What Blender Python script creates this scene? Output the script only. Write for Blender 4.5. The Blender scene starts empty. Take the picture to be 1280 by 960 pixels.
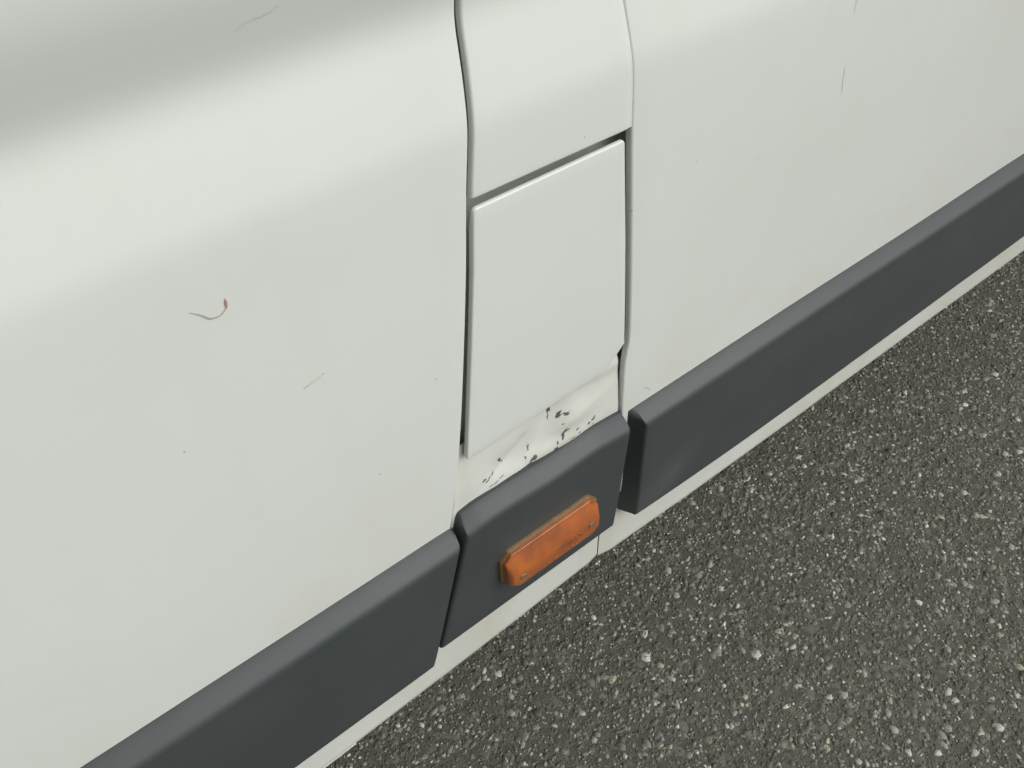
import bpy, bmesh, math, random
import numpy as np
from mathutils import Matrix, Vector, noise

sc = bpy.context.scene
# ------------------------------------------------------------------ camera, sky, sun, exposure
ZO = 0.06                                   # everything on the van is measured from 6 cm above the road
cam_d = bpy.data.cameras.new('camera'); cam = bpy.data.objects.new('camera', cam_d)
sc.collection.objects.link(cam); sc.camera = cam
cam_d.sensor_width = 36.0; cam_d.lens = 975 / 1280 * 36
cam_d.clip_start = 0.02; cam_d.clip_end = 2000
R = ((0.79151198, 0.46219378, -0.39985709),
     (-0.60973817, 0.55270251, -0.56810148),
     (-0.04157096, 0.69346726, 0.71928785))
M4 = Matrix(R).to_4x4(); M4.translation = Vector((-0.32575567, -0.40186532, 1.19689202 + ZO))
cam.matrix_world = M4

SUN_EL, SUN_AZ = 42, 152                    # light comes over the photographer's shoulder, overcast
w = bpy.data.worlds.new('World'); sc.world = w; w.use_nodes = True
nt = w.node_tree; nt.nodes.clear()
sky = nt.nodes.new('ShaderNodeTexSky'); sky.sky_type = 'NISHITA'; sky.sun_disc = False
sky.sun_elevation = math.radians(SUN_EL); sky.sun_rotation = math.radians(SUN_AZ)
sky.air_density = 1.0; sky.dust_density = 6.0; sky.ozone_density = 1.0
hs = nt.nodes.new('ShaderNodeHueSaturation'); hs.inputs['Saturation'].default_value = 0.12
bg = nt.nodes.new('ShaderNodeBackground'); bg.inputs['Strength'].default_value = 0.12
out = nt.nodes.new('ShaderNodeOutputWorld')
nt.links.new(sky.outputs[0], hs.inputs['Color']); nt.links.new(hs.outputs[0], bg.inputs['Color'])
nt.links.new(bg.outputs[0], out.inputs[0])

sd = bpy.data.lights.new('sun', 'SUN'); sun = bpy.data.objects.new('sun', sd); sc.collection.objects.link(sun)
sd.energy = 1.0; sd.angle = math.radians(60); sd.color = (1.0, 0.98, 0.94)
e, a = math.radians(SUN_EL), math.radians(SUN_AZ)
to_sun = Vector((math.sin(a) * math.cos(e), math.cos(a) * math.cos(e), math.sin(e)))
sun.rotation_euler = to_sun.to_track_quat('Z', 'Y').to_euler(); sun.location = to_sun * 20

sc.view_settings.view_transform = 'Standard'; sc.view_settings.look = 'None'
sc.view_settings.exposure = -0.12; sc.view_settings.gamma = 1.0; sc.view_settings.use_curve_mapping = False

# ------------------------------------------------------------------ materials
def mat(name):
    m = bpy.data.materials.new(name); m.use_nodes = True
    b = m.node_tree.nodes['Principled BSDF']
    return m, m.node_tree, b
def N(t, kind, **kw):
    n = t.nodes.new(kind)
    for k, v in kw.items():
        if k in n.inputs: n.inputs[k].default_value = v
        else: setattr(n, k, v)
    return n
def ramp(t, src, p0, p1, c0=(0, 0, 0, 1), c1=(1, 1, 1, 1)):
    r = t.nodes.new('ShaderNodeValToRGB')
    r.color_ramp.elements[0].position = p0; r.color_ramp.elements[0].color = c0
    r.color_ramp.elements[1].position = p1; r.color_ramp.elements[1].color = c1
    t.links.new(src, r.inputs[0]); return r.outputs[0]
def mixc(t, fac, a_, b_):
    m = t.nodes.new('ShaderNodeMix'); m.data_type = 'RGBA'
    for s, v in ((m.inputs[0], fac), (m.inputs[6], a_), (m.inputs[7], b_)):
        if hasattr(v, 'is_output'): t.links.new(v, s)
        else: s.default_value = v
    return m.outputs[2]
def coords(t, scale=(1, 1, 1)):
    g = t.nodes.new('ShaderNodeTexCoord'); mp = t.nodes.new('ShaderNodeMapping')
    mp.inputs['Scale'].default_value = scale
    t.links.new(g.outputs['Object'], mp.inputs[0]); return mp.outputs[0]
def math_n(t, op, a_, b_):
    m = t.nodes.new('ShaderNodeMath'); m.operation = op
    for s, v in ((m.inputs[0], a_), (m.inputs[1], b_)):
        if hasattr(v, 'is_output'): t.links.new(v, s)
        else: s.default_value = v
    return m.outputs[0]

def make_paint(name, base, dirt, dirt_amt, rough):
    m, t, b = mat(name); c = coords(t)
    n1 = N(t, 'ShaderNodeTexNoise', Scale=3.1, Detail=3.0); t.links.new(c, n1.inputs[0])
    n2 = N(t, 'ShaderNodeTexNoise', Scale=14.0, Detail=4.0, Roughness=0.6); t.links.new(c, n2.inputs[0])
    cs = coords(t, (26, 26, 1.4))                                   # rain streaks run down the side
    n3 = N(t, 'ShaderNodeTexNoise', Scale=1.0, Detail=4.0); t.links.new(cs, n3.inputs[0])
    f1 = math_n(t, 'MULTIPLY', ramp(t, n1.outputs[0], .42, .68), dirt_amt)
    f2 = math_n(t, 'MULTIPLY', ramp(t, n2.outputs[0], .5, .8), dirt_amt * .8)
    f3 = math_n(t, 'MULTIPLY', ramp(t, n3.outputs[0], .55, .8), dirt_amt * .7)
    col = mixc(t, f1, (*base, 1), (*dirt, 1))
    col = mixc(t, f2, col, (*dirt, 1)); col = mixc(t, f3, col, (*dirt, 1))
    sx = N(t, 'ShaderNodeSeparateXYZ'); t.links.new(c, sx.inputs[0])
    lo = N(t, 'ShaderNodeMapRange'); lo.inputs[1].default_value = .74; lo.inputs[2].default_value = .58; t.links.new(sx.outputs['Z'], lo.inputs[0])
    f4 = math_n(t, 'MULTIPLY', math_n(t, 'MULTIPLY', lo.outputs[0], ramp(t, n2.outputs[0], .32, .7)), .34)
    col = mixc(t, f4, col, (.585, .585, .49, 1))                    # road film splashed up from below
    # tiny stone-chip and fly specks, far apart
    vo = N(t, 'ShaderNodeTexVoronoi', Scale=30.0); t.links.new(c, vo.inputs['Vector'])
    spot = math_n(t, 'LESS_THAN', vo.outputs['Distance'], 0.026)
    pick = math_n(t, 'GREATER_THAN', vo.outputs['Color'], 0.62)
    spk = math_n(t, 'MULTIPLY', math_n(t, 'MULTIPLY', spot, pick), .5)
    col = mixc(t, spk, col, (.16, .145, .115, 1))
    t.links.new(col, b.inputs['Base Color'])
    rr = N(t, 'ShaderNodeMapRange'); rr.inputs[3].default_value = rough - .06; rr.inputs[4].default_value = rough + .1
    t.links.new(n2.outputs[0], rr.inputs[0]); t.links.new(rr.outputs[0], b.inputs['Roughness'])
    n4 = N(t, 'ShaderNodeTexNoise', Scale=420.0, Detail=1.0); t.links.new(c, n4.inputs[0])
    bp = N(t, 'ShaderNodeBump', Strength=.02, Distance=.001); t.links.new(n4.outputs[0], bp.inputs['Height'])
    t.links.new(bp.outputs[0], b.inputs['Normal'])
    b.inputs['Specular IOR Level'].default_value = .45
    return m
PAINT = make_paint('white_paint', (.675, .710, .675), (.61, .63, .555), .22, .29)
WORN = make_paint('worn_white_paint', (.665, .695, .655), (.54, .535, .45), .7, .36)

def make_plastic():
    m, t, b = mat('grey_plastic'); c = coords(t)
    n1 = N(t, 'ShaderNodeTexNoise', Scale=7.0, Detail=5.0, Roughness=.6); t.links.new(c, n1.inputs[0])
    n2 = N(t, 'ShaderNodeTexNoise', Scale=2.2, Detail=3.0); t.links.new(c, n2.inputs[0])
    f1 = math_n(t, 'MULTIPLY', ramp(t, n1.outputs[0], .45, .75), .45)
    f2 = math_n(t, 'MULTIPLY', ramp(t, n2.outputs[0], .5, .7), .4)
    col = mixc(t, f1, (.044, .053, .055, 1), (.066, .075, .075, 1))
    col = mixc(t, f2, col, (.070, .075, .074, 1))
    for lx, lz, ry, sx, sz, k in ((.195, .372, -.62, .10, .05, .34), (.42, .47, -.1, .20, .05, .12)):   # chalky rub marks
        tc = t.nodes.new('ShaderNodeTexCoord'); mp = t.nodes.new('ShaderNodeMapping'); mp.vector_type = 'TEXTURE'
        mp.inputs['Location'].default_value = (lx, -.01, lz + ZO); mp.inputs['Rotation'].default_value = (0, ry, 0); mp.inputs['Scale'].default_value = (sx, .2, sz)
        gr = t.nodes.new('ShaderNodeTexGradient'); gr.gradient_type = 'SPHERICAL'
        t.links.new(tc.outputs['Object'], mp.inputs[0]); t.links.new(mp.outputs[0], gr.inputs[0])
        f = math_n(t, 'MULTIPLY', math_n(t, 'MULTIPLY', gr.outputs['Fac'], ramp(t, n1.outputs[0], .3, .6)), k)
        col = mixc(t, f, col, (.13, .14, .135, 1))
    t.links.new(col, b.inputs['Base Color'])
    vs = N(t, 'ShaderNodeTexVoronoi', Scale=150.0); t.links.new(c, vs.inputs['Vector'])
    sp = math_n(t, 'MULTIPLY', math_n(t, 'LESS_THAN', vs.outputs['Distance'], .16), math_n(t, 'GREATER_THAN', vs.outputs['Color'], .66))
    sp = math_n(t, 'MULTIPLY', math_n(t, 'MULTIPLY', sp, ramp(t, n1.outputs[0], .45, .62)), .35)
    base_col = b.inputs['Base Color'].links[0].from_socket
    t.links.new(mixc(t, sp, base_col, (.15, .145, .125, 1)), b.inputs['Base Color'])
    b.inputs['Roughness'].default_value = .5
    n3 = N(t, 'ShaderNodeTexNoise', Scale=900.0, Detail=2.0); t.links.new(c, n3.inputs[0])
    bp = N(t, 'ShaderNodeBump', Strength=.12, Distance=.0006); t.links.new(n3.outputs[0], bp.inputs['Height'])
    t.links.new(bp.outputs[0], b.inputs['Normal'])
    return m
PLASTIC = make_plastic()

def plain(name, col, rough=.5, metal=0.0, var=.3, scale=40):
    m, t, b = mat(name); c = coords(t)
    n1 = N(t, 'ShaderNodeTexNoise', Scale=float(scale), Detail=4.0); t.links.new(c, n1.inputs[0])
    t.links.new(mixc(t, n1.outputs[0], (*[v * (1 - var) for v in col], 1), (*[min(1, v * (1 + var)) for v in col], 1)), b.inputs['Base Color'])
    b.inputs['Roughness'].default_value = rough; b.inputs['Metallic'].default_value = metal
    return m
CHIP = plain('bare_primer', (.10, .105, .10), .7, 0, .5, 300)
SCUFF = plain('scuff_brown', (.38, .24, .18), .7, 0, .3, 200)
SCUFF2 = plain('scuff_red_grey', (.40, .34, .29), .7, 0, .3, 200)
SCRATCH = plain('scratch_grey', (.40, .40, .36), .7, 0, .3, 200)
FAINT = plain('scratch_faint', (.635, .665, .63), .6, 0, .2, 200)
STAIN = plain('stain_yellow', (.62, .62, .53), .6, 0, .2, 200)
BLACK = plain('black_rubber', (.02, .02, .02), .8, 0, .3, 60)
UNDER = plain('underbody', (.03, .03, .03), .9, 0, .3, 20)
STEEL = plain('zinc_screw', (.24, .19, .14), .55, .5, .4, 500)
GLASS = plain('dark_glass', (.02, .025, .025), .06, 0, .1, 5)
RIM = plain('silver_wheel', (.45, .45, .45), .4, .6, .1, 20)

def make_amber():
    m, t, b = mat('amber_lens'); c = coords(t)
    n1 = N(t, 'ShaderNodeTexNoise', Scale=38.0, Detail=5.0); t.links.new(c, n1.inputs[0])
    col = mixc(t, ramp(t, n1.outputs[0], .35, .7), (.44, .122, .020, 1), (.25, .072, .022, 1))
    t.links.new(col, b.inputs['Base Color'])
    b.inputs['Coat Weight'].default_value = .5; b.inputs['Coat Roughness'].default_value = .12; b.inputs['Roughness'].default_value = .38; b.inputs['Specular IOR Level'].default_value = .7
    b.inputs['Subsurface Weight'].default_value = .2; b.inputs['Subsurface Radius'].default_value = (.008, .0025, .0006)
    b.inputs['Subsurface Scale'].default_value = 1.0
    n3 = N(t, 'ShaderNodeTexNoise', Scale=260.0, Detail=2.0); t.links.new(c, n3.inputs[0])
    wv = N(t, 'ShaderNodeTexWave', Scale=70.0, Distortion=.0); t.links.new(c, wv.inputs[0])
    hh = math_n(t, 'ADD', math_n(t, 'MULTIPLY', n3.outputs[0], .6), wv.outputs['Fac'])
    bp = N(t, 'ShaderNodeBump', Strength=.16, Distance=.0006); t.links.new(hh, bp.inputs['Height'])
    t.links.new(bp.outputs[0], b.inputs['Normal'])
    return m
AMBER = make_amber()
AMBER_BASE = plain('amber_flange', (.17, .10, .04), .5, 0, .5, 120)
AMBER_RIB = plain('amber_emboss', (.34, .11, .035), .4, 0, .3, 300)

# ------------------------------------------------------------------ body section: y (inward) against height
CP = [(0.0, .05), (.20, .022), (.28, .012), (.40, .006), (.55, .002), (.70, .0), (.82, -.0008), (.90, -.0006), (.938, .0002), (.947, .0011),
      (.962, .0043), (.98, .0085), (1.000, .0133), (1.009, .0152), (1.016, .0157), (1.023, .0149), (1.04, .0104), (1.06, .0048), (1.070, .0028), (1.082, .0015), (1.10, .0009), (1.13, .0010), (1.25, .006), (1.5, .03)]
def _table():
    Z = np.array([c[0] for c in CP]); Y = np.array([c[1] for c in CP])
    h = np.diff(Z); dl = np.diff(Y) / h; m = np.zeros(len(Z)); m[0] = dl[0]; m[-1] = dl[-1]
    for i in range(1, len(Z) - 1):
        if dl[i - 1] * dl[i] > 0:
            w1 = 2 * h[i] + h[i - 1]; w2 = h[i] + 2 * h[i - 1]; m[i] = (w1 + w2) / (w1 / dl[i - 1] + w2 / dl[i])
    zs = np.arange(0, 1.5001, .002)
    i = np.clip(np.searchsorted(Z, zs) - 1, 0, len(h) - 1); t = (zs - Z[i]) / h[i]
    y = ((2 * t**3 - 3 * t * t + 1) * Y[i] + (t**3 - 2 * t * t + t) * h[i] * m[i]
         + (-2 * t**3 + 3 * t * t) * Y[i + 1] + (t**3 - t * t) * h[i] * m[i + 1])
    k = np.exp(-.5 * (np.arange(-12, 13) / 2.2) ** 2); k /= k.sum()
    return zs, np.convolve(np.pad(y, 12, mode='edge'), k, 'valid')
PZ, PY = _table()
def P(z): return float(np.interp(z, PZ, PY))
def wav(x, z): return noise.noise(Vector((x * 3.1, z * 4.3, 1.7))) * .0013 + noise.noise(Vector((x * 9, z * 9, 7.7))) * .0002
def curve(pts):                                           # smooth x against z through measured points
    pts = sorted(pts, key=lambda p: p[1]); z = np.array([p[1] for p in pts]); x = np.array([p[0] for p in pts])
    zz = np.linspace(z[0], z[-1], 400); xx = np.interp(zz, z, x)
    k = np.hanning(27); k /= k.sum(); pad = np.concatenate([2 * xx[0] - xx[13:0:-1], xx, 2 * xx[-1] - xx[-2:-15:-1]])
    xs = np.convolve(pad, k, 'valid')
    s0 = (xs[10] - xs[0]) / (zz[10] - zz[0]); s1 = (xs[-1] - xs[-11]) / (zz[-1] - zz[-11])
    def f(v):
        if v < zz[0]: return float(xs[0] + s0 * (v - zz[0]))
        if v > zz[-1]: return float(xs[-1] + s1 * (v - zz[-1]))
        return float(np.interp(v, zz, xs))
    return f

# ------------------------------------------------------------------ mesh helpers
def link(name, verts, faces, m, parent=None, smooth=True, lift=True):
    me = bpy.data.meshes.new(name)
    me.from_pydata([(v[0], v[1], v[2] + (ZO if lift else 0)) for v in verts], [], faces)
    bm = bmesh.new(); bm.from_mesh(me)
    bmesh.ops.remove_doubles(bm, verts=bm.verts, dist=1e-6)
    bmesh.ops.recalc_face_normals(bm, faces=bm.faces); bm.to_mesh(me); bm.free()
    if smooth: me.polygons.foreach_set('use_smooth', [True] * len(me.polygons))
    me.materials.append(m)
    o = bpy.data.objects.new(name, me); sc.collection.objects.link(o)
    if parent: o.parent = parent
    return o
def grid_faces(nr, nc, base=0):
    return [(base + i * nc + j, base + i * nc + j + 1, base + (i + 1) * nc + j + 1, base + (i + 1) * nc + j) for i in range(nr - 1) for j in range(nc - 1)]
def roll(r, depth, n=5):                                  # (run-in, drop) of a rolled sheet edge, from the outside in
    pts = [(0, depth)] if depth > r else []
    for k in range(n + 1):
        a_ = math.pi / 2 * (1 - k / n); pts.append((r - r * math.sin(a_), r - r * math.cos(a_)))
    return pts
def sheet(name, m, parent, xl, xr, zb, zt, left=None, right=None, bottom=None, top=None, nx=40, nz=120, yfun=None):
    """pressed sheet following the body section, with rolled edges where asked"""
    rows = [('b', p) for p in (bottom or [(0, 0)])]
    rows += [('m', k / nz) for k in range(1, nz)] + [('t', p) for p in reversed(top or [(0, 0)])]
    cols = [('l', p) for p in (left or [(0, 0)])] + [('m', k / nx) for k in range(1, nx)] + [('r', p) for p in reversed(right or [(0, 0)])]
    bi = (bottom or [(0, 0)])[-1][0]; ti = (top or [(0, 0)])[-1][0]
    li = (left or [(0, 0)])[-1][0]; ri = (right or [(0, 0)])[-1][0]
    V = []
    for kind, p in rows:
        for ck, q in cols:
            # height limits may depend on x: use the mid x for the estimate
            xm = xl((zb(0) + zt(0)) / 2) * .5 + xr((zb(0) + zt(0)) / 2) * .5
            def zz(x):
                if kind == 'b': return zb(x) + p[0], p[1]
                if kind == 't': return zt(x) - p[0], p[1]
                return zb(x) + bi + (zt(x) - ti - zb(x) - bi) * p, 0
            x = xm
            for _ in range(4):
                z, dr = zz(x)
                if ck == 'l': x = xl(z) + q[0]; dc = q[1]
                elif ck == 'r': x = xr(z) - q[0]; dc = q[1]
                else: x = xl(z) + li + (xr(z) - ri - xl(z) - li) * q; dc = 0
            z, dr = zz(x)
            y = (yfun(x, z) if yfun else P(z) + wav(x, z)) + min(dr + dc, max(dr, dc) + .004)
            V.append((x, y, z))
    return link(name, V, grid_faces(len(rows), len(cols)), m, parent)
K = lambda v: (lambda _: v)

# ------------------------------------------------------------------ the road
def make_asphalt():
    m, t, b = mat('asphalt'); c = coords(t)
    v1 = N(t, 'ShaderNodeTexVoronoi', Scale=95.0); t.links.new(c, v1.inputs['Vector'])
    v2 = N(t, 'ShaderNodeTexVoronoi', Scale=230.0); t.links.new(c, v2.inputs['Vector'])
    n1 = N(t, 'ShaderNodeTexNoise', Scale=1.6, Detail=4.0); t.links.new(c, n1.inputs[0])
    n2 = N(t, 'ShaderNodeTexNoise', Scale=400.0, Detail=3.0); t.links.new(c, n2.inputs[0])
    col = mixc(t, ramp(t, v1.outputs['Color'], .62, .95), (.080, .079, .063, 1), (.19, .184, .15, 1))
    col = mixc(t, ramp(t, v2.outputs['Color'], .6, 1.0), col, (.14, .132, .108, 1))
    col = mixc(t, math_n(t, 'MULTIPLY', n1.outputs[0], .35), col, (.12, .112, .082, 1))
    t.links.new(col, b.inputs['Base Color']); b.inputs['Roughness'].default_value = .85
    h = math_n(t, 'ADD', math_n(t, 'MULTIPLY', v1.outputs['Distance'], -.6), n2.outputs[0])
    bp = N(t, 'ShaderNodeBump', Strength=.7, Distance=.004); t.links.new(h, bp.inputs['Height'])
    t.links.new(bp.outputs[0], b.inputs['Normal'])
    return m
ASPHALT = make_asphalt()
def make_stone():
    m, t, b = mat('aggregate'); c = coords(t)
    at = N(t, 'ShaderNodeAttribute'); at.attribute_name = 'stone_colour'
    n1 = N(t, 'ShaderNodeTexNoise', Scale=420.0, Detail=4.0, Roughness=.7); t.links.new(c, n1.inputs[0])
    mx = N(t, 'ShaderNodeMix'); mx.data_type = 'RGBA'; mx.blend_type = 'MULTIPLY'; mx.inputs[0].default_value = 1
    t.links.new(at.outputs['Color'], mx.inputs[6])
    t.links.new(ramp(t, n1.outputs[0], .25, .75, (.55, .55, .55, 1), (1.3, 1.3, 1.3, 1)), mx.inputs[7])
    n2 = N(t, 'ShaderNodeTexNoise', Scale=7.0, Detail=3.0); t.links.new(c, n2.inputs[0])    # dusty and cleaner patches
    t.links.new(mixc(t, math_n(t, 'MULTIPLY', ramp(t, n2.outputs[0], .4, .7), .35), mx.outputs[2], (.125, .118, .09, 1)), b.inputs['Base Color']); b.inputs['Roughness'].default_value = .62
    bp = N(t, 'ShaderNodeBump', Strength=.5, Distance=.001); t.links.new(n1.outputs[0], bp.inputs['Height'])
    t.links.new(bp.outputs[0], b.inputs['Normal'])
    return m
STONE = make_stone()
G = 400.0
road = link('road', [(-G, -G, 0), (G, -G, 0), (G, G, 0), (-G, G, 0)], [(0, 1, 2, 3)], ASPHALT, None, False, lift=False)
road['kind'] = 'structure'; road['label'] = 'dark grey asphalt road with pale worn stones'

def aggregate():
    rng = np.random.default_rng(11)
    X0, X1, Y0, Y1 = -1.9, 3.1, -1.9, .35
    A = (X1 - X0) * (Y1 - Y0); VV, FF, CC = [], [], []; off = 0
    n = 6
    for dens, r0, r1, hmin, hmax, light in ((3200, .0045, .0110, .0005, .0018, .26), (11500, .0026, .0058, .0004, .0016, .30), (13000, .0014, .0028, .0004, .0018, .22)):
        k = int(dens * A)
        cx = rng.uniform(X0, X1, k); cy = rng.uniform(Y0, Y1, k)
        d = np.hypot(np.maximum(0, np.maximum(-.65 - cx, cx - 1.85)), np.maximum(0, -.85 - cy))       # thins out away from the van's side
        kp = rng.random(k) > d / 1.0; cx, cy = cx[kp], cy[kp]; k = len(cx)
        r = r0 + (r1 - r0) * rng.random(k) ** 1.6
        asp = rng.uniform(.5, 1.0, k); th = rng.uniform(0, 2 * np.pi, k)
        ang = (np.arange(n) / n * 2 * np.pi)[None, :] + rng.uniform(-.32, .32, (k, n))
        rad = r[:, None] * rng.uniform(.60, 1.15, (k, n))
        lx = rad * np.cos(ang); ly = rad * np.sin(ang) * asp[:, None]
        px = lx * np.cos(th)[:, None] - ly * np.sin(th)[:, None]; py = lx * np.sin(th)[:, None] + ly * np.cos(th)[:, None]
        h = rng.uniform(hmin, hmax, k); tx = rng.normal(0, .09, k); ty = rng.normal(0, .09, k)
        s = rng.uniform(.6, .86, k)[:, None]
        top = np.stack([cx[:, None] + px * s, cy[:, None] + py * s, np.maximum(h[:, None] + (tx[:, None] * px + ty[:, None] * py) * s, .0003)], -1)
        bot = np.stack([cx[:, None] + px, cy[:, None] + py, np.full_like(px, -.001)], -1)
        vv = np.concatenate([top, bot], 1).reshape(-1, 3)
        b0 = (np.arange(k) * 2 * n + off)[:, None]
        tris = [(0, i, i + 1) for i in range(1, n - 1)]
        for i in range(n):
            j = (i + 1) % n; tris += [(i, n + i, n + j), (i, n + j, j)]
        ff = (b0[:, :, None] + np.array(tris)[None]).reshape(-1, 3)
        g = np.exp(rng.normal(math.log(.118), .36, k))
        lt = rng.random(k) < light
        g = np.where(lt, np.exp(rng.normal(math.log(.32), .40, k)), g)
        warm = rng.normal(.085, .05, k); grn = rng.normal(.055, .02, k)
        c3 = np.stack([g * (1 + warm), g * (1 + grn), g * (1 - warm * 1.3), np.ones(k)], -1).clip(0, .62)
        c3[:, 3] = 1
        VV.append(vv); FF.append(ff); CC.append(np.repeat(c3, 2 * n, 0)); off += len(vv)
    V = np.concatenate(VV); F = np.concatenate(FF); Cc = np.concatenate(CC)
    me = bpy.data.meshes.new('asphalt_stones')
    me.vertices.add(len(V)); me.vertices.foreach_set('co', V.astype(np.float32).ravel())
    me.loops.add(F.size); me.loops.foreach_set('vertex_index', F.astype(np.int32).ravel())
    me.polygons.add(len(F)); me.polygons.foreach_set('loop_start', np.arange(0, F.size, 3, dtype=np.int32))
    at = me.attributes.new('stone_colour', 'FLOAT_COLOR', 'POINT'); at.data.foreach_set('color', Cc.astype(np.float32).ravel())
    me.update(calc_edges=True); me.validate()
    me.materials.append(STONE)
    o = bpy.data.objects.new('asphalt_stones', me); sc.collection.objects.link(o)
    o['kind'] = 'stuff'; o['label'] = 'pale and dark stone chips worn proud of the asphalt'; o['category'] = 'aggregate'
aggregate()

# ------------------------------------------------------------------ the van
van = bpy.data.objects.new('van', None); sc.collection.objects.link(van)
van['label'] = 'white van with grey side cladding, orange marker lamp and dented strip under its fuel flap'
van['category'] = 'van'

door_edge = curve([(-.052, 1.15), (-.0558, 1.035), (-.0572, 1.0183), (-.0588, 1.0071), (-.0596, .9913), (-.0611, .9731), (-.0633, .9545), (-.0651, .9419), (-.0712, .9002),
                   (-.0775, .8412), (-.0843, .7894), (-.0987, .6844), (-.1076, .6288), (-.1149, .591), (-.1242, .5476), (-.1330, .505), (-.172, .36)])
up_left = lambda z: door_edge(z) + .0042
up_right = curve([(.072, 1.15), (.0757, 1.0), (.0770, .9859), (.0797, .9625), (.0821, .9314), (.0834, .8965), (.0837, .86)])
rear_edge = curve([(.0755, 1.15), (.0785, 1.0), (.0797, .985), (.0824, .9617), (.0847, .9305), (.0864, .895), (.0866, .8886), (.0888, .8633), (.0956, .7815), (.1062, .655), (.1066, .645), (.1032, .632), (.1028, .6153), (.1057, .5563), (.1085, .52), (.1240, .36)])

BELT = 1.20
# front door, runs forward out of view
door = sheet('front_door', PAINT, van, K(-1.15), door_edge, K(.34), K(BELT), left=roll(.003, .014), right=roll(.0018, .026), nx=60, nz=215)
door['label'] = 'white front door panel with a brown scuff'
# narrow pillar panel above the flap
pillar = sheet('pillar_panel', PAINT, van, up_left, up_right, K(.8915), K(BELT), left=roll(.0022, .0060), right=roll(.0016, .030), bottom=roll(.0020, .030), nx=16, nz=90)
# rear side panel with wheel arch
AX_F, AX_R, RW = -1.62, 2.45, .345
def arch(x, ax, z0): 
    d = abs(x - ax); r_ = .43
    return max(z0, (RW - ZO) + math.sqrt(max(0, r_ * r_ - d * d))) if d < r_ else z0
rear = sheet('rear_side_panel', PAINT, van, rear_edge, K(3.75), lambda x: arch(x, AX_R, .33), K(BELT), left=roll(.0026, .0070), nx=150, nz=190)
wing = sheet('front_wing', PAINT, van, K(-2.28), K(-1.155), lambda x: arch(x, AX_F, .25), K(1.02), right=roll(.003, .014), nx=70, nz=90)

seam = sheet('seam_sealer', PAINT, van, lambda z: up_right(z) - .003, lambda z: rear_edge(z) + .004, K(.8925), K(BELT - .002), nx=6, nz=70, yfun=lambda x, z: P(z) + .0013)

# fuel flap -----------------------------------------------------------------
def round_poly(corners, n=7, runs=None):
    """corners: (x, z, radius) in order; returns a dense outline with rounded corners"""
    L = len(corners); out_ = []
    for i in range(L):
        p = Vector(corners[i][:2]); a_ = Vector(corners[i - 1][:2]); b_ = Vector(corners[(i + 1) % L][:2]); r_ = corners[i][2]
        da = (a_ - p).normalized(); db = (b_ - p).normalized(); half = da.angle(db) / 2
        d = r_ / math.tan(half); p0 = p + da * d; p1 = p + db * d
        c_ = p + (da + db).normalized() * (r_ / math.sin(half))
        for k in range(n + 1):
            q = p0.lerp(p1, k / n); v = (q - c_); out_.append(c_ + v.normalized() * r_)
        # straight run to the next corner
        nx_ = Vector(corners[(i + 1) % L][:2]); nn = Vector(corners[(i + 2) % L][:2]); rn = corners[(i + 1) % L][2]
        hn = (p - nx_).normalized().angle((nn - nx_).normalized()) / 2
        q1 = nx_ + (p - nx_).normalized() * (rn / math.tan(hn))
        m_ = runs or max(2, int((q1 - p1).length / .012))
        for k in range(1, m_): out_.append(p1.lerp(q1, k / m_))
    return out_
def inset(pts, d):
    L = len(pts); o_ = []
    area = sum(pts[i - 1].x * pts[i].y - pts[i].x * pts[i - 1].y for i in range(L)); s = 1 if area > 0 else -1
    for i in range(L):
        t_ = (pts[(i + 1) % L] - pts[i - 1]).normalized(); o_.append(pts[i] + Vector((-t_.y, t_.x)) * d * s)
    return o_
def plate(name, m, parent, outline, rings, ysurf, inner=12, thin_above=(9, 0)):
    """rings: (inset, drop) from the back edge forward, then filled to the centre along the surface"""
    V, F = [], []; L = len(outline); cx = sum((p.x for p in outline)) / L; cz = sum((p.y for p in outline)) / L
    layers = [([q for q in inset(outline, d)], dr) for d, dr in rings]
    last = layers[-1][0]
    for k in range(1, inner):
        s = 1 - k / inner; layers.append(([Vector((cx + (q.x - cx) * s, cz + (q.y - cz) * s)) for q in last], rings[-1][1]))
    for pts, dr in layers:
        for q in pts: V.append((q.x, ysurf(q.x, q.y) + (min(dr, thin_above[1]) if q.y > thin_above[0] else dr), q.y))
    n_ = len(layers)
    for i in range(n_ - 1):
        for j in range(L): F.append((i * L + j, i * L + (j + 1) % L, (i + 1) * L + (j + 1) % L, (i + 1) * L + j))
    V.append((cx, ysurf(cx, cz) + rings[-1][1], cz)); c = len(V) - 1
    for j in range(L): F.append(((n_ - 1) * L + j, (n_ - 1) * L + (j + 1) % L, c))
    return link(name, V, F, m, parent)
flap_out = round_poly([(-.0678, .8840, .004), (-.0731, .8300, .08), (-.0994, .6216, .003), (.0757, .6285, .012), (.0992, .6530, .004), (.0885, .785, .3), (.0797, .8846, .004)])
flap = plate('fuel_flap', PAINT, van, flap_out, roll(.0018, .0055), lambda x, z: P(z) - .0006 + wav(x, z), thin_above=(.876, .0034))
flap['label'] = 'plain white fuel flap with clipped lower corner'

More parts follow.
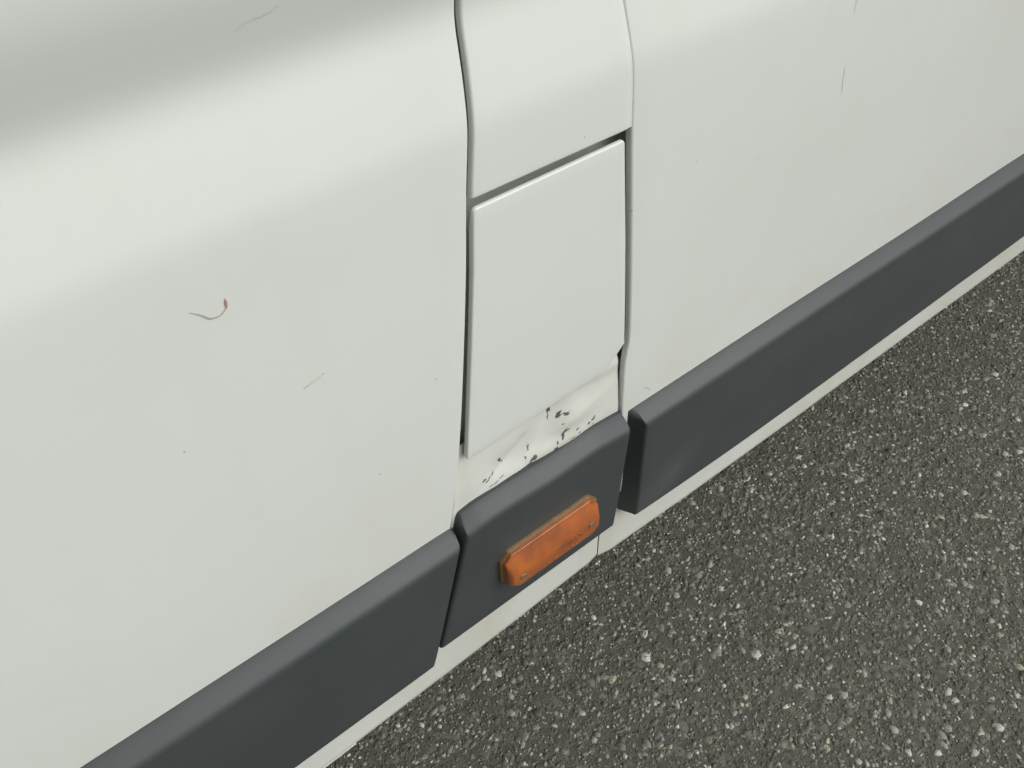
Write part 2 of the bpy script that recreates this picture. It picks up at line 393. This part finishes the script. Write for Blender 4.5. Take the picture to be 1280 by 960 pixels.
# dented strip under the flap --------------------------------------------------
def g2(x, z, cx, cz, sx, sz): return math.exp(-((x - cx) / sx) ** 2 - ((z - cz) / sz) ** 2)
def strip_y(x, z):
    t_ = min(max((z - .545) / .085, 0), 1.35)
    y = P(z) + .0035 + .0062 * t_ ** 1.5
    y -= .0030 * g2(x, z, .085, .622, .035, .010)                  # fold near the top right corner
    y += .0035 * g2(x, z, .005, .585, .020, .035) - .0030 * g2(x, z, .040, .580, .030, .020)
    y += .0028 * g2(x, z, -.045, .572, .030, .016) - .0022 * g2(x, z, -.070, .560, .018, .020)
    y -= .0030 * g2(x, z, .020, .552, .050, .010)
    def crease(x0, z0, x1, z1, amp, w_):                            # sharp fold along a line
        dx, dz = x1 - x0, z1 - z0; l = math.hypot(dx, dz); u = ((x - x0) * dx + (z - z0) * dz) / l; d = ((x - x0) * dz - (z - z0) * dx) / l
        e_ = max(0, -u, u - l); return amp * math.exp(-math.sqrt(d * d + 2e-6) / w_) * math.exp(-(e_ / .014) ** 2)
    y += crease(.010, .612, -.020, .552, .0036, .013) + crease(-.075, .563, -.030, .588, .0022, .010) - crease(.020, .575, .080, .590, .0012, .014)
    y += noise.noise(Vector((x * 30, z * 30, 3.3))) * .0007 + noise.noise(Vector((x * 95, z * 95, 9.1))) * .00015
    return y
strip = sheet('lower_panel', WORN, van, lambda z: door_edge(z) + .0028, curve([(.0975, .648), (.0995, .630), (.1008, .6153), (.1036, .5563), (.1050, .50)]), K(.505), lambda x: .6405 + .06 * x + max(0, x - .05) * .03,
              left=roll(.0016, .02), right=roll(.0010, .02), nx=110, nz=70, yfun=strip_y)
strip['label'] = 'dented white strip with flaking paint under the fuel flap'
rngc = random.Random(5)
def chip(x, z, w_, h_, rot, n=9):
    pts = []
    for k in range(n):
        a_ = 2 * math.pi * k / n; rr = rngc.uniform(.25, 1.25)
        u, v = w_ / 2 * rr * math.cos(a_), h_ / 2 * rr * math.sin(a_)
        pts.append((x + u * math.cos(rot) - v * math.sin(rot), z + u * math.sin(rot) + v * math.cos(rot)))
    V = [(px_, strip_y(px_, pz_) - .00035, pz_) for px_, pz_ in pts] + [(x, strip_y(x, z) - .00035, z)]
    link('paint_chip', V, [(k, (k + 1) % n, n) for k in range(n)], CHIP, strip, False)
for c_ in [(-.0793, .5678, .005, .003, .6), (-.0733, .5665, .004, .003, .3), (-.0685, .5690, .008, .0025, .9), (-.0760, .5640, .005, .002, .2),
           (-.0575, .5805, .004, .008, .2), (-.0550, .5770, .005, .004, .2), (-.0205, .5715, .004, .010, .0), (-.0262, .5601, .003, .006, .3), (-.0168, .5510, .010, .007, .5),
           (.0089, .6085, .004, .016, .05), (.0080, .5975, .002, .009, -.2), (.0195, .5945, .010, .009, .1), (.0280, .5925, .011, .005, -.1), (.0225, .5800, .004, .0015, 0),
           (.0235, .566, .012, .004, .9), (.0215, .561, .003, .008, -.3), (.0280, .5675, .008, .002, .3), (.0148, .5560, .002, .006, 0), (.0127, .5495, .006, .004, .4),
           (.0416, .5605, .005, .002, .2), (.0441, .5535, .003, .002, 0), (.0585, .5568, .004, .005, 0), (.0655, .5595, .010, .005, .8), (.0640, .5520, .004, .002, .4),
           (.0330, .5525, .012, .0016, .1), (-.0660, .5560, .010, .0014, .3), (-.0590, .5580, .007, .0012, .3), (-.0730, .5550, .006, .0014, .5)]:
    chip(c_[0], c_[1], c_[2] * 1.05, c_[3] * 1.05, c_[4])

# inner panel seen through the shut lines
inner = sheet('inner_panel', PAINT, van, K(-.19), K(.17), K(.34), K(1.19), nx=10, nz=60, yfun=lambda x, z: P(z) + .028)

# scuffs and scratches on the paint --------------------------------------------
def ribbon(name, pts, widths, m, parent):
    P2 = [Vector(p) for p in pts]; dense, wd = [], []
    for i in range(len(P2) - 1):
        p0, p1, p2, p3 = P2[max(i - 1, 0)], P2[i], P2[i + 1], P2[min(i + 2, len(P2) - 1)]
        for k in range(8):
            t_ = k / 8
            dense.append(.5 * (2 * p1 + (p2 - p0) * t_ + (2 * p0 - 5 * p1 + 4 * p2 - p3) * t_ * t_ + (3 * p1 - p0 - 3 * p2 + p3) * t_ ** 3))
            wd.append(widths[i] * (1 - t_) + widths[i + 1] * t_)
    dense.append(P2[-1]); wd.append(widths[-1]); V, F = [], []
    for i, q in enumerate(dense):
        t_ = (dense[min(i + 1, len(dense) - 1)] - dense[max(i - 1, 0)]).normalized(); nn = Vector((-t_.y, t_.x)) * wd[i] / 2 * rngc.uniform(.8, 1.2)
        for s in (1, -1):
            r_ = q + nn * s; V.append((r_.x, P(r_.y) + wav(r_.x, r_.y) - .0003, r_.y))
    F = [(2 * i, 2 * i + 1, 2 * i + 3, 2 * i + 2) for i in range(len(dense) - 1)]
    return link(name, V, F, m, parent)
ribbon('scuff', [(-.2732, .9026), (-.2679, .8978), (-.2638, .8923)], [.0003, .0010, .0017], SCRATCH, door)
ribbon('scuff', [(-.2638, .8923), (-.2574, .8913), (-.2521, .8947)], [.0013, .0007, .0010], SCUFF2, door)
ribbon('scuff', [(-.2521, .8947), (-.2514, .8985), (-.2511, .9015)], [.0012, .0022, .0003], SCUFF, door)
ribbon('scratch', [(-.224, .8038), (-.2195, .8045)], [.0004, .0012], SCRATCH, door)
ribbon('scratch', [(-.2195, .8045), (-.2130, .8062), (-.2070, .8080)], [.001, .0030, .0010], STAIN, door)
ribbon('scratch', [(-.2076, .8078), (-.2063, .8084)], [.0018, .0010], SCRATCH, door)
ribbon('scratch', [(-.196, 1.041), (-.1879, 1.0446), (-.1788, 1.0455), (-.1701, 1.0483)], [.0002, .0006, .0010, .0014], FAINT, door)
ribbon('scratch', [(.3629, .9250), (.3629, .9177), (.3626, .9053)], [.0006, .0024, .0005], FAINT, rear)
ribbon('scratch', [(.3711, .854), (.3745, .840), (.3773, .8271)], [.0006, .0022, .0010], FAINT, rear)
ribbon('scratch', [(.137, .5616), (.1435, .5562), (.1500, .5480)], [.0004, .0008, .0009], SCRATCH, rear)

# plastic cladding ---------------------------------------------------------------
def cladding(name, xl, xr, ztop, zbot, O, rho=.016, draft=.001, ends=(True, True), rc=.005, step=.012, label=None):
    prof = [(-.010, 0, 0), (.0, 0, 0), (.0012, -.0004, 0), (.4 * O, -.0052, 0), (O - .006, -.0100, 0)]
    for k in range(1, 7):                                            # soft crease between top slope and face
        t_ = k / 6; prof.append(((1 - t_) ** 2 * (O - .006) + (1 - t_ * t_ - (1 - t_) ** 2) * O + t_ * t_ * O,
                                 (1 - t_) ** 2 * -.0100 + 2 * t_ * (1 - t_) * -.0142 + t_ * t_ * -.0200, 0))
    nf = 14
    for k in range(1, nf): prof.append((O, None, k / nf))
    for k in range(0, 5):
        a_ = math.pi / 2 * k / 4; prof.append((O - .005 + .005 * math.cos(a_), .005 - .005 * math.sin(a_), 1))
    prof.append((-.03, 0.0, 1))
    re = .0045
    endc = [(0, -.010), (draft * .3, 0), (draft, O - re - .001)] + [(draft + re * (1 - math.cos(b_)), O - re + re * math.sin(b_)) for b_ in [math.pi / 2 * k / 5 for k in range(1, 6)]]
    xa, xb = xl(.45), xr(.45); n_ = max(8, int((xb - xa) / step))
    cols = ([('l', d, c_) for d, c_ in endc] if ends[0] else [('l', 0, 9)])
    cols += [('m', k / n_, 9) for k in range(1, n_)]
    cols += ([('r', d, c_) for d, c_ in reversed(endc)] if ends[1] else [('r', 0, 9)])
    V = []
    for kind, q, cap in cols:
        for po, dz, ph in prof:
            x = {'l': xa, 'r': xb, 'm': xa + (xb - xa) * q if kind == 'm' else 0}[kind]
            for _ in range(3):
                zt, zb_ = ztop(x), zbot(x)
                z = zt + dz if ph == 0 else (zt - .004 - rho + (zb_ + .005 - zt + .004 + rho) * ph if dz is None else zb_ + dz)
                eL, eR = xl(z), xr(z)
                x = eL + q if kind == 'l' else eR - q if kind == 'r' else eL + draft + .006 + (eR - eL - .012 - 2 * draft) * q
            # corner rounding seen from the front
            d_ = min(x - eL if ends[0] else 9, eR - x if ends[1] else 9)
            if d_ < rc:
                dr = rc - math.sqrt(max(0, rc * rc - (rc - max(d_, 0)) ** 2))
                lim = ztop(x) - dr
                if z > lim - .0001 and ph == 0: z = z - dr
                if ph == 1: z = z + dr * .8
            o_ = min(po, cap)
            y = P(max(z, .26)) - o_ + noise.noise(Vector((x * 5, z * 5, 4.4))) * .0008
            V.append((x, y, z))
    o = link(name, V, grid_faces(len(cols), len(prof)), PLASTIC, van)
    if label: o['label'] = label
    return o
lin = lambda xa, za, xb, zb_: (lambda z: xa + (xb - xa) * (z - za) / (zb_ - za))
mid_top = lambda x: .5488 + .0016 * math.exp(-((x + .075) / .04) ** 2) - .0020 * math.exp(-((x + .006) / .03) ** 2) - max(0, x - .06) * .14 - max(0, -.10 - x) * .14
cladding('side_cladding', K(-1.14), lin(-.1290, .5188, -.1825, .3142), K(.5345), K(.3125), .021, ends=(True, True), rc=.008, label='dark grey door cladding left of the orange lamp')
cladding('side_cladding', lin(-.1225, .5276, -.1715, .3472), lin(.1050, .5216, .0985, .346), mid_top, K(.3405), .020, rc=.0035, step=.006, label='short grey cladding piece carrying the orange lamp')
cladding('side_cladding', lin(.1125, .5316, .1205, .352), K(1.96), K(.5362), lambda x: .3100 + .017 * math.exp(-(x - .12) / .16), .021, draft=.0140, rc=.007, label='long dark grey cladding right of the orange lamp')

# sills ----------------------------------------------------------------------------
def sill(name, x0, x1, zb_, n_):
    V = []; cols = [x0 + (x1 - x0) * k / n_ for k in range(n_ + 1)]
    for i, x in enumerate(cols):
        b_ = zb_(x); prof = [(P(.40) + .008, .40), (P(.34) + .005, .34), (P(.30) + .004, .30), (P(.26) + .003, .26), (P(.26) + .003, b_ + .010)]
        prof += [(P(.26) + .003 + .005 * (1 - math.cos(a_)), b_ + .005 - .005 * math.sin(a_)) for a_ in [math.pi / 2 * k / 4 for k in range(1, 5)]]
        prof += [(P(.26) + .04, b_ + .002), (P(.26) + .20, b_ + .012)]
        for y, z in prof: V.append((x, y + noise.noise(Vector((x * 7, z * 9, 2.2))) * .0012 - (.0 if i not in (0, n_) else -.003), z))
    return link(name, V, grid_faces(len(cols), 11), WORN, van)
sl = sill('sill', -1.15, .1005, lambda x: float(np.interp(x, [-1.15, -.35, -.158, .09, .1005], [.196, .2024, .2089, .2240, .2230])), 70)
sr = sill('sill', .1025, 2.0, lambda x: float(np.interp(x, [.1, .1175, .29, .93, 1.28, 2.0], [.2190, .2173, .2070, .1965, .1912, .185])), 90)
def box(name, x0, x1, y0, y1, z0, z1, m, parent, lift=True):
    V = [(x, y, z) for x in (x0, x1) for y in (y0, y1) for z in (z0, z1)]
    return link(name, V, [(0, 1, 3, 2), (4, 6, 7, 5), (0, 4, 5, 1), (2, 3, 7, 6), (0, 2, 6, 4), (1, 5, 7, 3)], m, parent, False, lift)
# spot-welded lip under the front sill, ends in a notch
lip = []
for i in range(41):
    x = -1.14 + .842 * i / 40; b_ = float(np.interp(x, [-1.15, -.35, -.158], [.196, .2024, .2089]))
    for y, z in ((.026, b_ + .005), (.0205, b_ + .004), (.0172, b_ + .001), (.0175, b_ - .0030), (.024, b_ - .0035)): lip.append((x, y, z))
link('sill_lip', lip, grid_faces(41, 5), WORN, sl)

# orange marker lamp -----------------------------------------------------------------
def lamp_y(o_): return lambda x, z: P(max(z, .3)) - o_
LX0, LX1, LZ0, LZ1 = -.0865, .0545, .3930, .4620
def lamp_outline(d, x0=LX0, x1=LX1, z0=LZ0, z1=LZ1, c_=.016, r_=.005):
    return round_poly([(x0 + d, z1 - c_ * .8, r_), (x0 + d, z0 + c_, r_), (x0 + c_ * .9, z0 + d, r_), (x1 - c_ * .9, z0 + d, r_), (x1 - d, z0 + c_, r_), (x1 - d, z1 - c_, r_), (x1 - c_ * .8, z1 - d, r_), (x0 + c_ * .7, z1 - d, r_)], n=4, runs=6)
lampb = plate('marker_lamp', AMBER_BASE, van, lamp_outline(0), [(0, .006), (0, .0008), (.0008, 0)], lamp_y(.0245), inner=4)
lampb['label'] = 'orange side marker lamp on the short cladding piece'
def lens_front(x, z):
    s = max(0, (z - .4270) / .026); o_ = .0385 - .0105 * min(s, 1.2) ** 1.25
    s2 = max(0, (.4080 - z) / .012); o_ -= .003 * min(s2, 1.2) ** 1.5
    return P(max(z, .3)) - o_
def lens_mesh():
    V, F = [], []; sm = lambda t_: t_ * t_ * (3 - 2 * t_)
    def ring(d): return lamp_outline(d, c_=.016 + d * .45, r_=max(.002, .005 - d * .1))
    for d, o_ in ((.0026, .0225), (.0028, .0275), (.0032, .0290)):
        L = len(ring(d)); V += [(q.x, P(q.y) - o_, q.y) for q in ring(d)]
    nb = 7
    for k in range(1, nb + 1):
        a_ = math.pi / 2 * k / nb
        for q in ring(.0032 + .0062 * (1 - math.cos(a_))):
            yb = P(q.y) - .0290; yf = lens_front(q.x, q.y); V.append((q.x, yb + (yf - yb) * math.sin(a_), q.y))
    base = V[-L:]; k0 = 3 + nb; cx, cz = (LX0 + LX1) / 2, (LZ0 + LZ1) / 2
    for k in range(1, 14):
        s = 1 - k / 14                                             # collapse onto the long mid line, not a point
        for x, _, z in base:
            xx = min(max(x, cx - .045), cx + .045); x_ = xx + (x - xx) * s; z_ = cz + (z - cz) * s
            V.append((x_, lens_front(x_, z_), z_))
    k0 += 13
    for i in range(k0 - 1):
        for j in range(L): F.append((i * L + j, i * L + (j + 1) % L, (i + 1) * L + (j + 1) % L, (i + 1) * L + j))
    F.append(tuple((k0 - 1) * L + j for j in range(L)))
    return link('lens', V, F, AMBER, lampb)
lens = lens_mesh()
for x, z in ((-.0660, .4200), (.0345, .4265)):
    y = lens_front(x, z); V = []; F = []
    for r_, dy in ((.0042, .0003), (.0042, -.0008), (.0034, -.0012), (.0012, -.0002)):
        for k in range(14):
            a_ = 2 * math.pi * k / 14; V.append((x + r_ * math.cos(a_), y + dy, z + r_ * math.sin(a_)))
    F = [(i * 14 + j, i * 14 + (j + 1) % 14, (i + 1) * 14 + (j + 1) % 14, (i + 1) * 14 + j) for i in range(3) for j in range(14)]
    F.append(tuple(range(42, 56))); link('screw', V, F, STEEL, lampb)
# moulded ribs and marks in the middle of the lens (too worn to read)
V, F = [], []
def bar(x0, x1, z0, z1, o_=.0005):
    b0 = len(V)
    for x, z in ((x0, z0), (x1, z0), (x1, z1), (x0, z1)): V.append((x, lens_front(x, z) + .0003, z))
    for x, z in ((x0, z0), (x1, z0), (x1, z1), (x0, z1)): V.append((x, lens_front(x, z) - o_, z))
    F.extend([(b0 + 4, b0 + 5, b0 + 6, b0 + 7)] + [(b0 + i, b0 + (i + 1) % 4, b0 + 4 + (i + 1) % 4, b0 + 4 + i) for i in range(4)])
for k in range(9): bar(-.034 + k * .0034, -.0325 + k * .0034, .4165 + .002 * (k % 2), .4345)
for k in range(5): bar(-.030 + k * .0085, -.0245 + k * .0085 + .001 * (k % 3), .4085 + .0008 * (k % 2), .4102 + .0008 * (k % 2), .0008)
for k in range(7): bar(.002 + k * .0029, .0040 + k * .0029, .4180 + .0012 * (k % 3), .4225 + .0016 * (k % 2), .0008)
for k in range(4): bar(.004 + k * .005, .0075 + k * .005, .4265, .4280, .0008)
link('moulded_marks', V, F, AMBER_RIB, lampb, False)

# rest of the van, out of view: upper body, glass, ends, underbody, wheels ---------------
def loft(name, sections, m, smooth=True):
    n_ = len(sections[0][1]); V = []
    for x, pr in sections:
        for y, z in pr: V.append((x, y, z))
    F = grid_faces(len(sections), n_); F.append(tuple(range(n_))); F.append(tuple(range((len(sections) - 1) * n_, len(sections) * n_)))
    return link(name, V, F, m, van, smooth)
Wd = 2.0
def shell(top, inset_):
    yb = P(BELT)
    a_ = [(yb, BELT), (yb + inset_ * .3, BELT + (top - BELT) * .4), (yb + inset_ * .8, top - .16), (yb + inset_ * 1.25, top - .05), (yb + inset_ * 2.3, top), (Wd / 2, top + .03)]
    b_ = [(Wd - y, z) for y, z in reversed(a_[:-1])]
    return a_ + b_ + [(Wd, .34), (Wd, .32), (Wd - .03, .30)]
up = loft('upper_body', [(-1.12, shell(1.86, .10)), (-.7, shell(2.10, .10)), (-.3, shell(2.2, .10)), (1.5, shell(2.22, .10)), (3.4, shell(2.22, .10)), (3.75, shell(2.14, .10))], PAINT)
def hood(z): return [(.03, .25), (.02, .9), (.05, z - .05), (.15, z), (1.0, z + .05), (1.85, z), (1.95, z - .05), (1.98, .9), (1.97, .25)]
loft('bonnet', [(-2.70, [(y * .72 + .28, min(z, .78)) for y, z in hood(.78)]), (-2.45, [(y * .92 + .08, z) for y, z in hood(.92)]), (-2.285, hood(1.02)), (-2.283, [(y + (.05 if y < .2 else -.05 if y > 1.8 else 0), z) for y, z in hood(1.03)]), (-1.5, [(y + (.05 if y < .2 else -.05 if y > 1.8 else 0), z) for y, z in hood(1.22)])], PAINT)
loft('windscreen', [(-1.75, [(.12, 1.10), (.14, 1.2), (1.86, 1.2), (1.88, 1.10)]), (-1.12, [(.06, 1.10), (.16, 1.84), (1.84, 1.84), (1.94, 1.10)])], GLASS, False)
def pane(name, x0, x1):
    V = []
    for x in (x0, x1):
        for z in (BELT + .05, BELT + .24, BELT + .62):
            t_ = (z - BELT) / (2.2 - BELT); V.append((x, P(BELT) + .03 * min(1, t_ / .4) + max(0, t_ - .4) * .11 - .004, z))
    return link(name, V, grid_faces(2, 3), GLASS, van)
pane('door_window', -.95, -.16)
box('underbody', -2.2, 3.7, .20, 1.8, .205, .34, UNDER, van)
box('rear_bumper', 3.70, 3.82, .05, 1.95, .32, .50, PLASTIC, van)
box('front_bumper', -2.80, -2.62, .35, 1.65, .18, .55, PLASTIC, van)
def wheel(x, y, out_):
    def lathe(name, prof, m, par):
        V, F = [], []; n_ = 36
        for r_, d in prof:
            for k in range(n_):
                a_ = 2 * math.pi * k / n_; V.append((x + r_ * math.cos(a_), y + d * out_, RW + r_ * math.sin(a_)))
        F = [(i * n_ + j, i * n_ + (j + 1) % n_, (i + 1) * n_ + (j + 1) % n_, (i + 1) * n_ + j) for i in range(len(prof) - 1) for j in range(n_)]
        F.append(tuple(range(len(V) - n_, len(V)))); F.append(tuple(range(n_)))
        return link(name, V, F, m, par, True, False)
    t_ = lathe('wheel', [(.2, .10), (.33, .10), (RW, .07), (RW, -.07), (.33, -.10), (.21, -.10)], BLACK, van)
    lathe('rim', [(.215, -.095), (.20, -.08), (.18, -.05), (.10, -.06), (.07, -.095), (.02, -.10)], RIM, t_)
for x in (AX_F, AX_R):
    wheel(x, .17, 1); wheel(x, Wd - .17, -1)
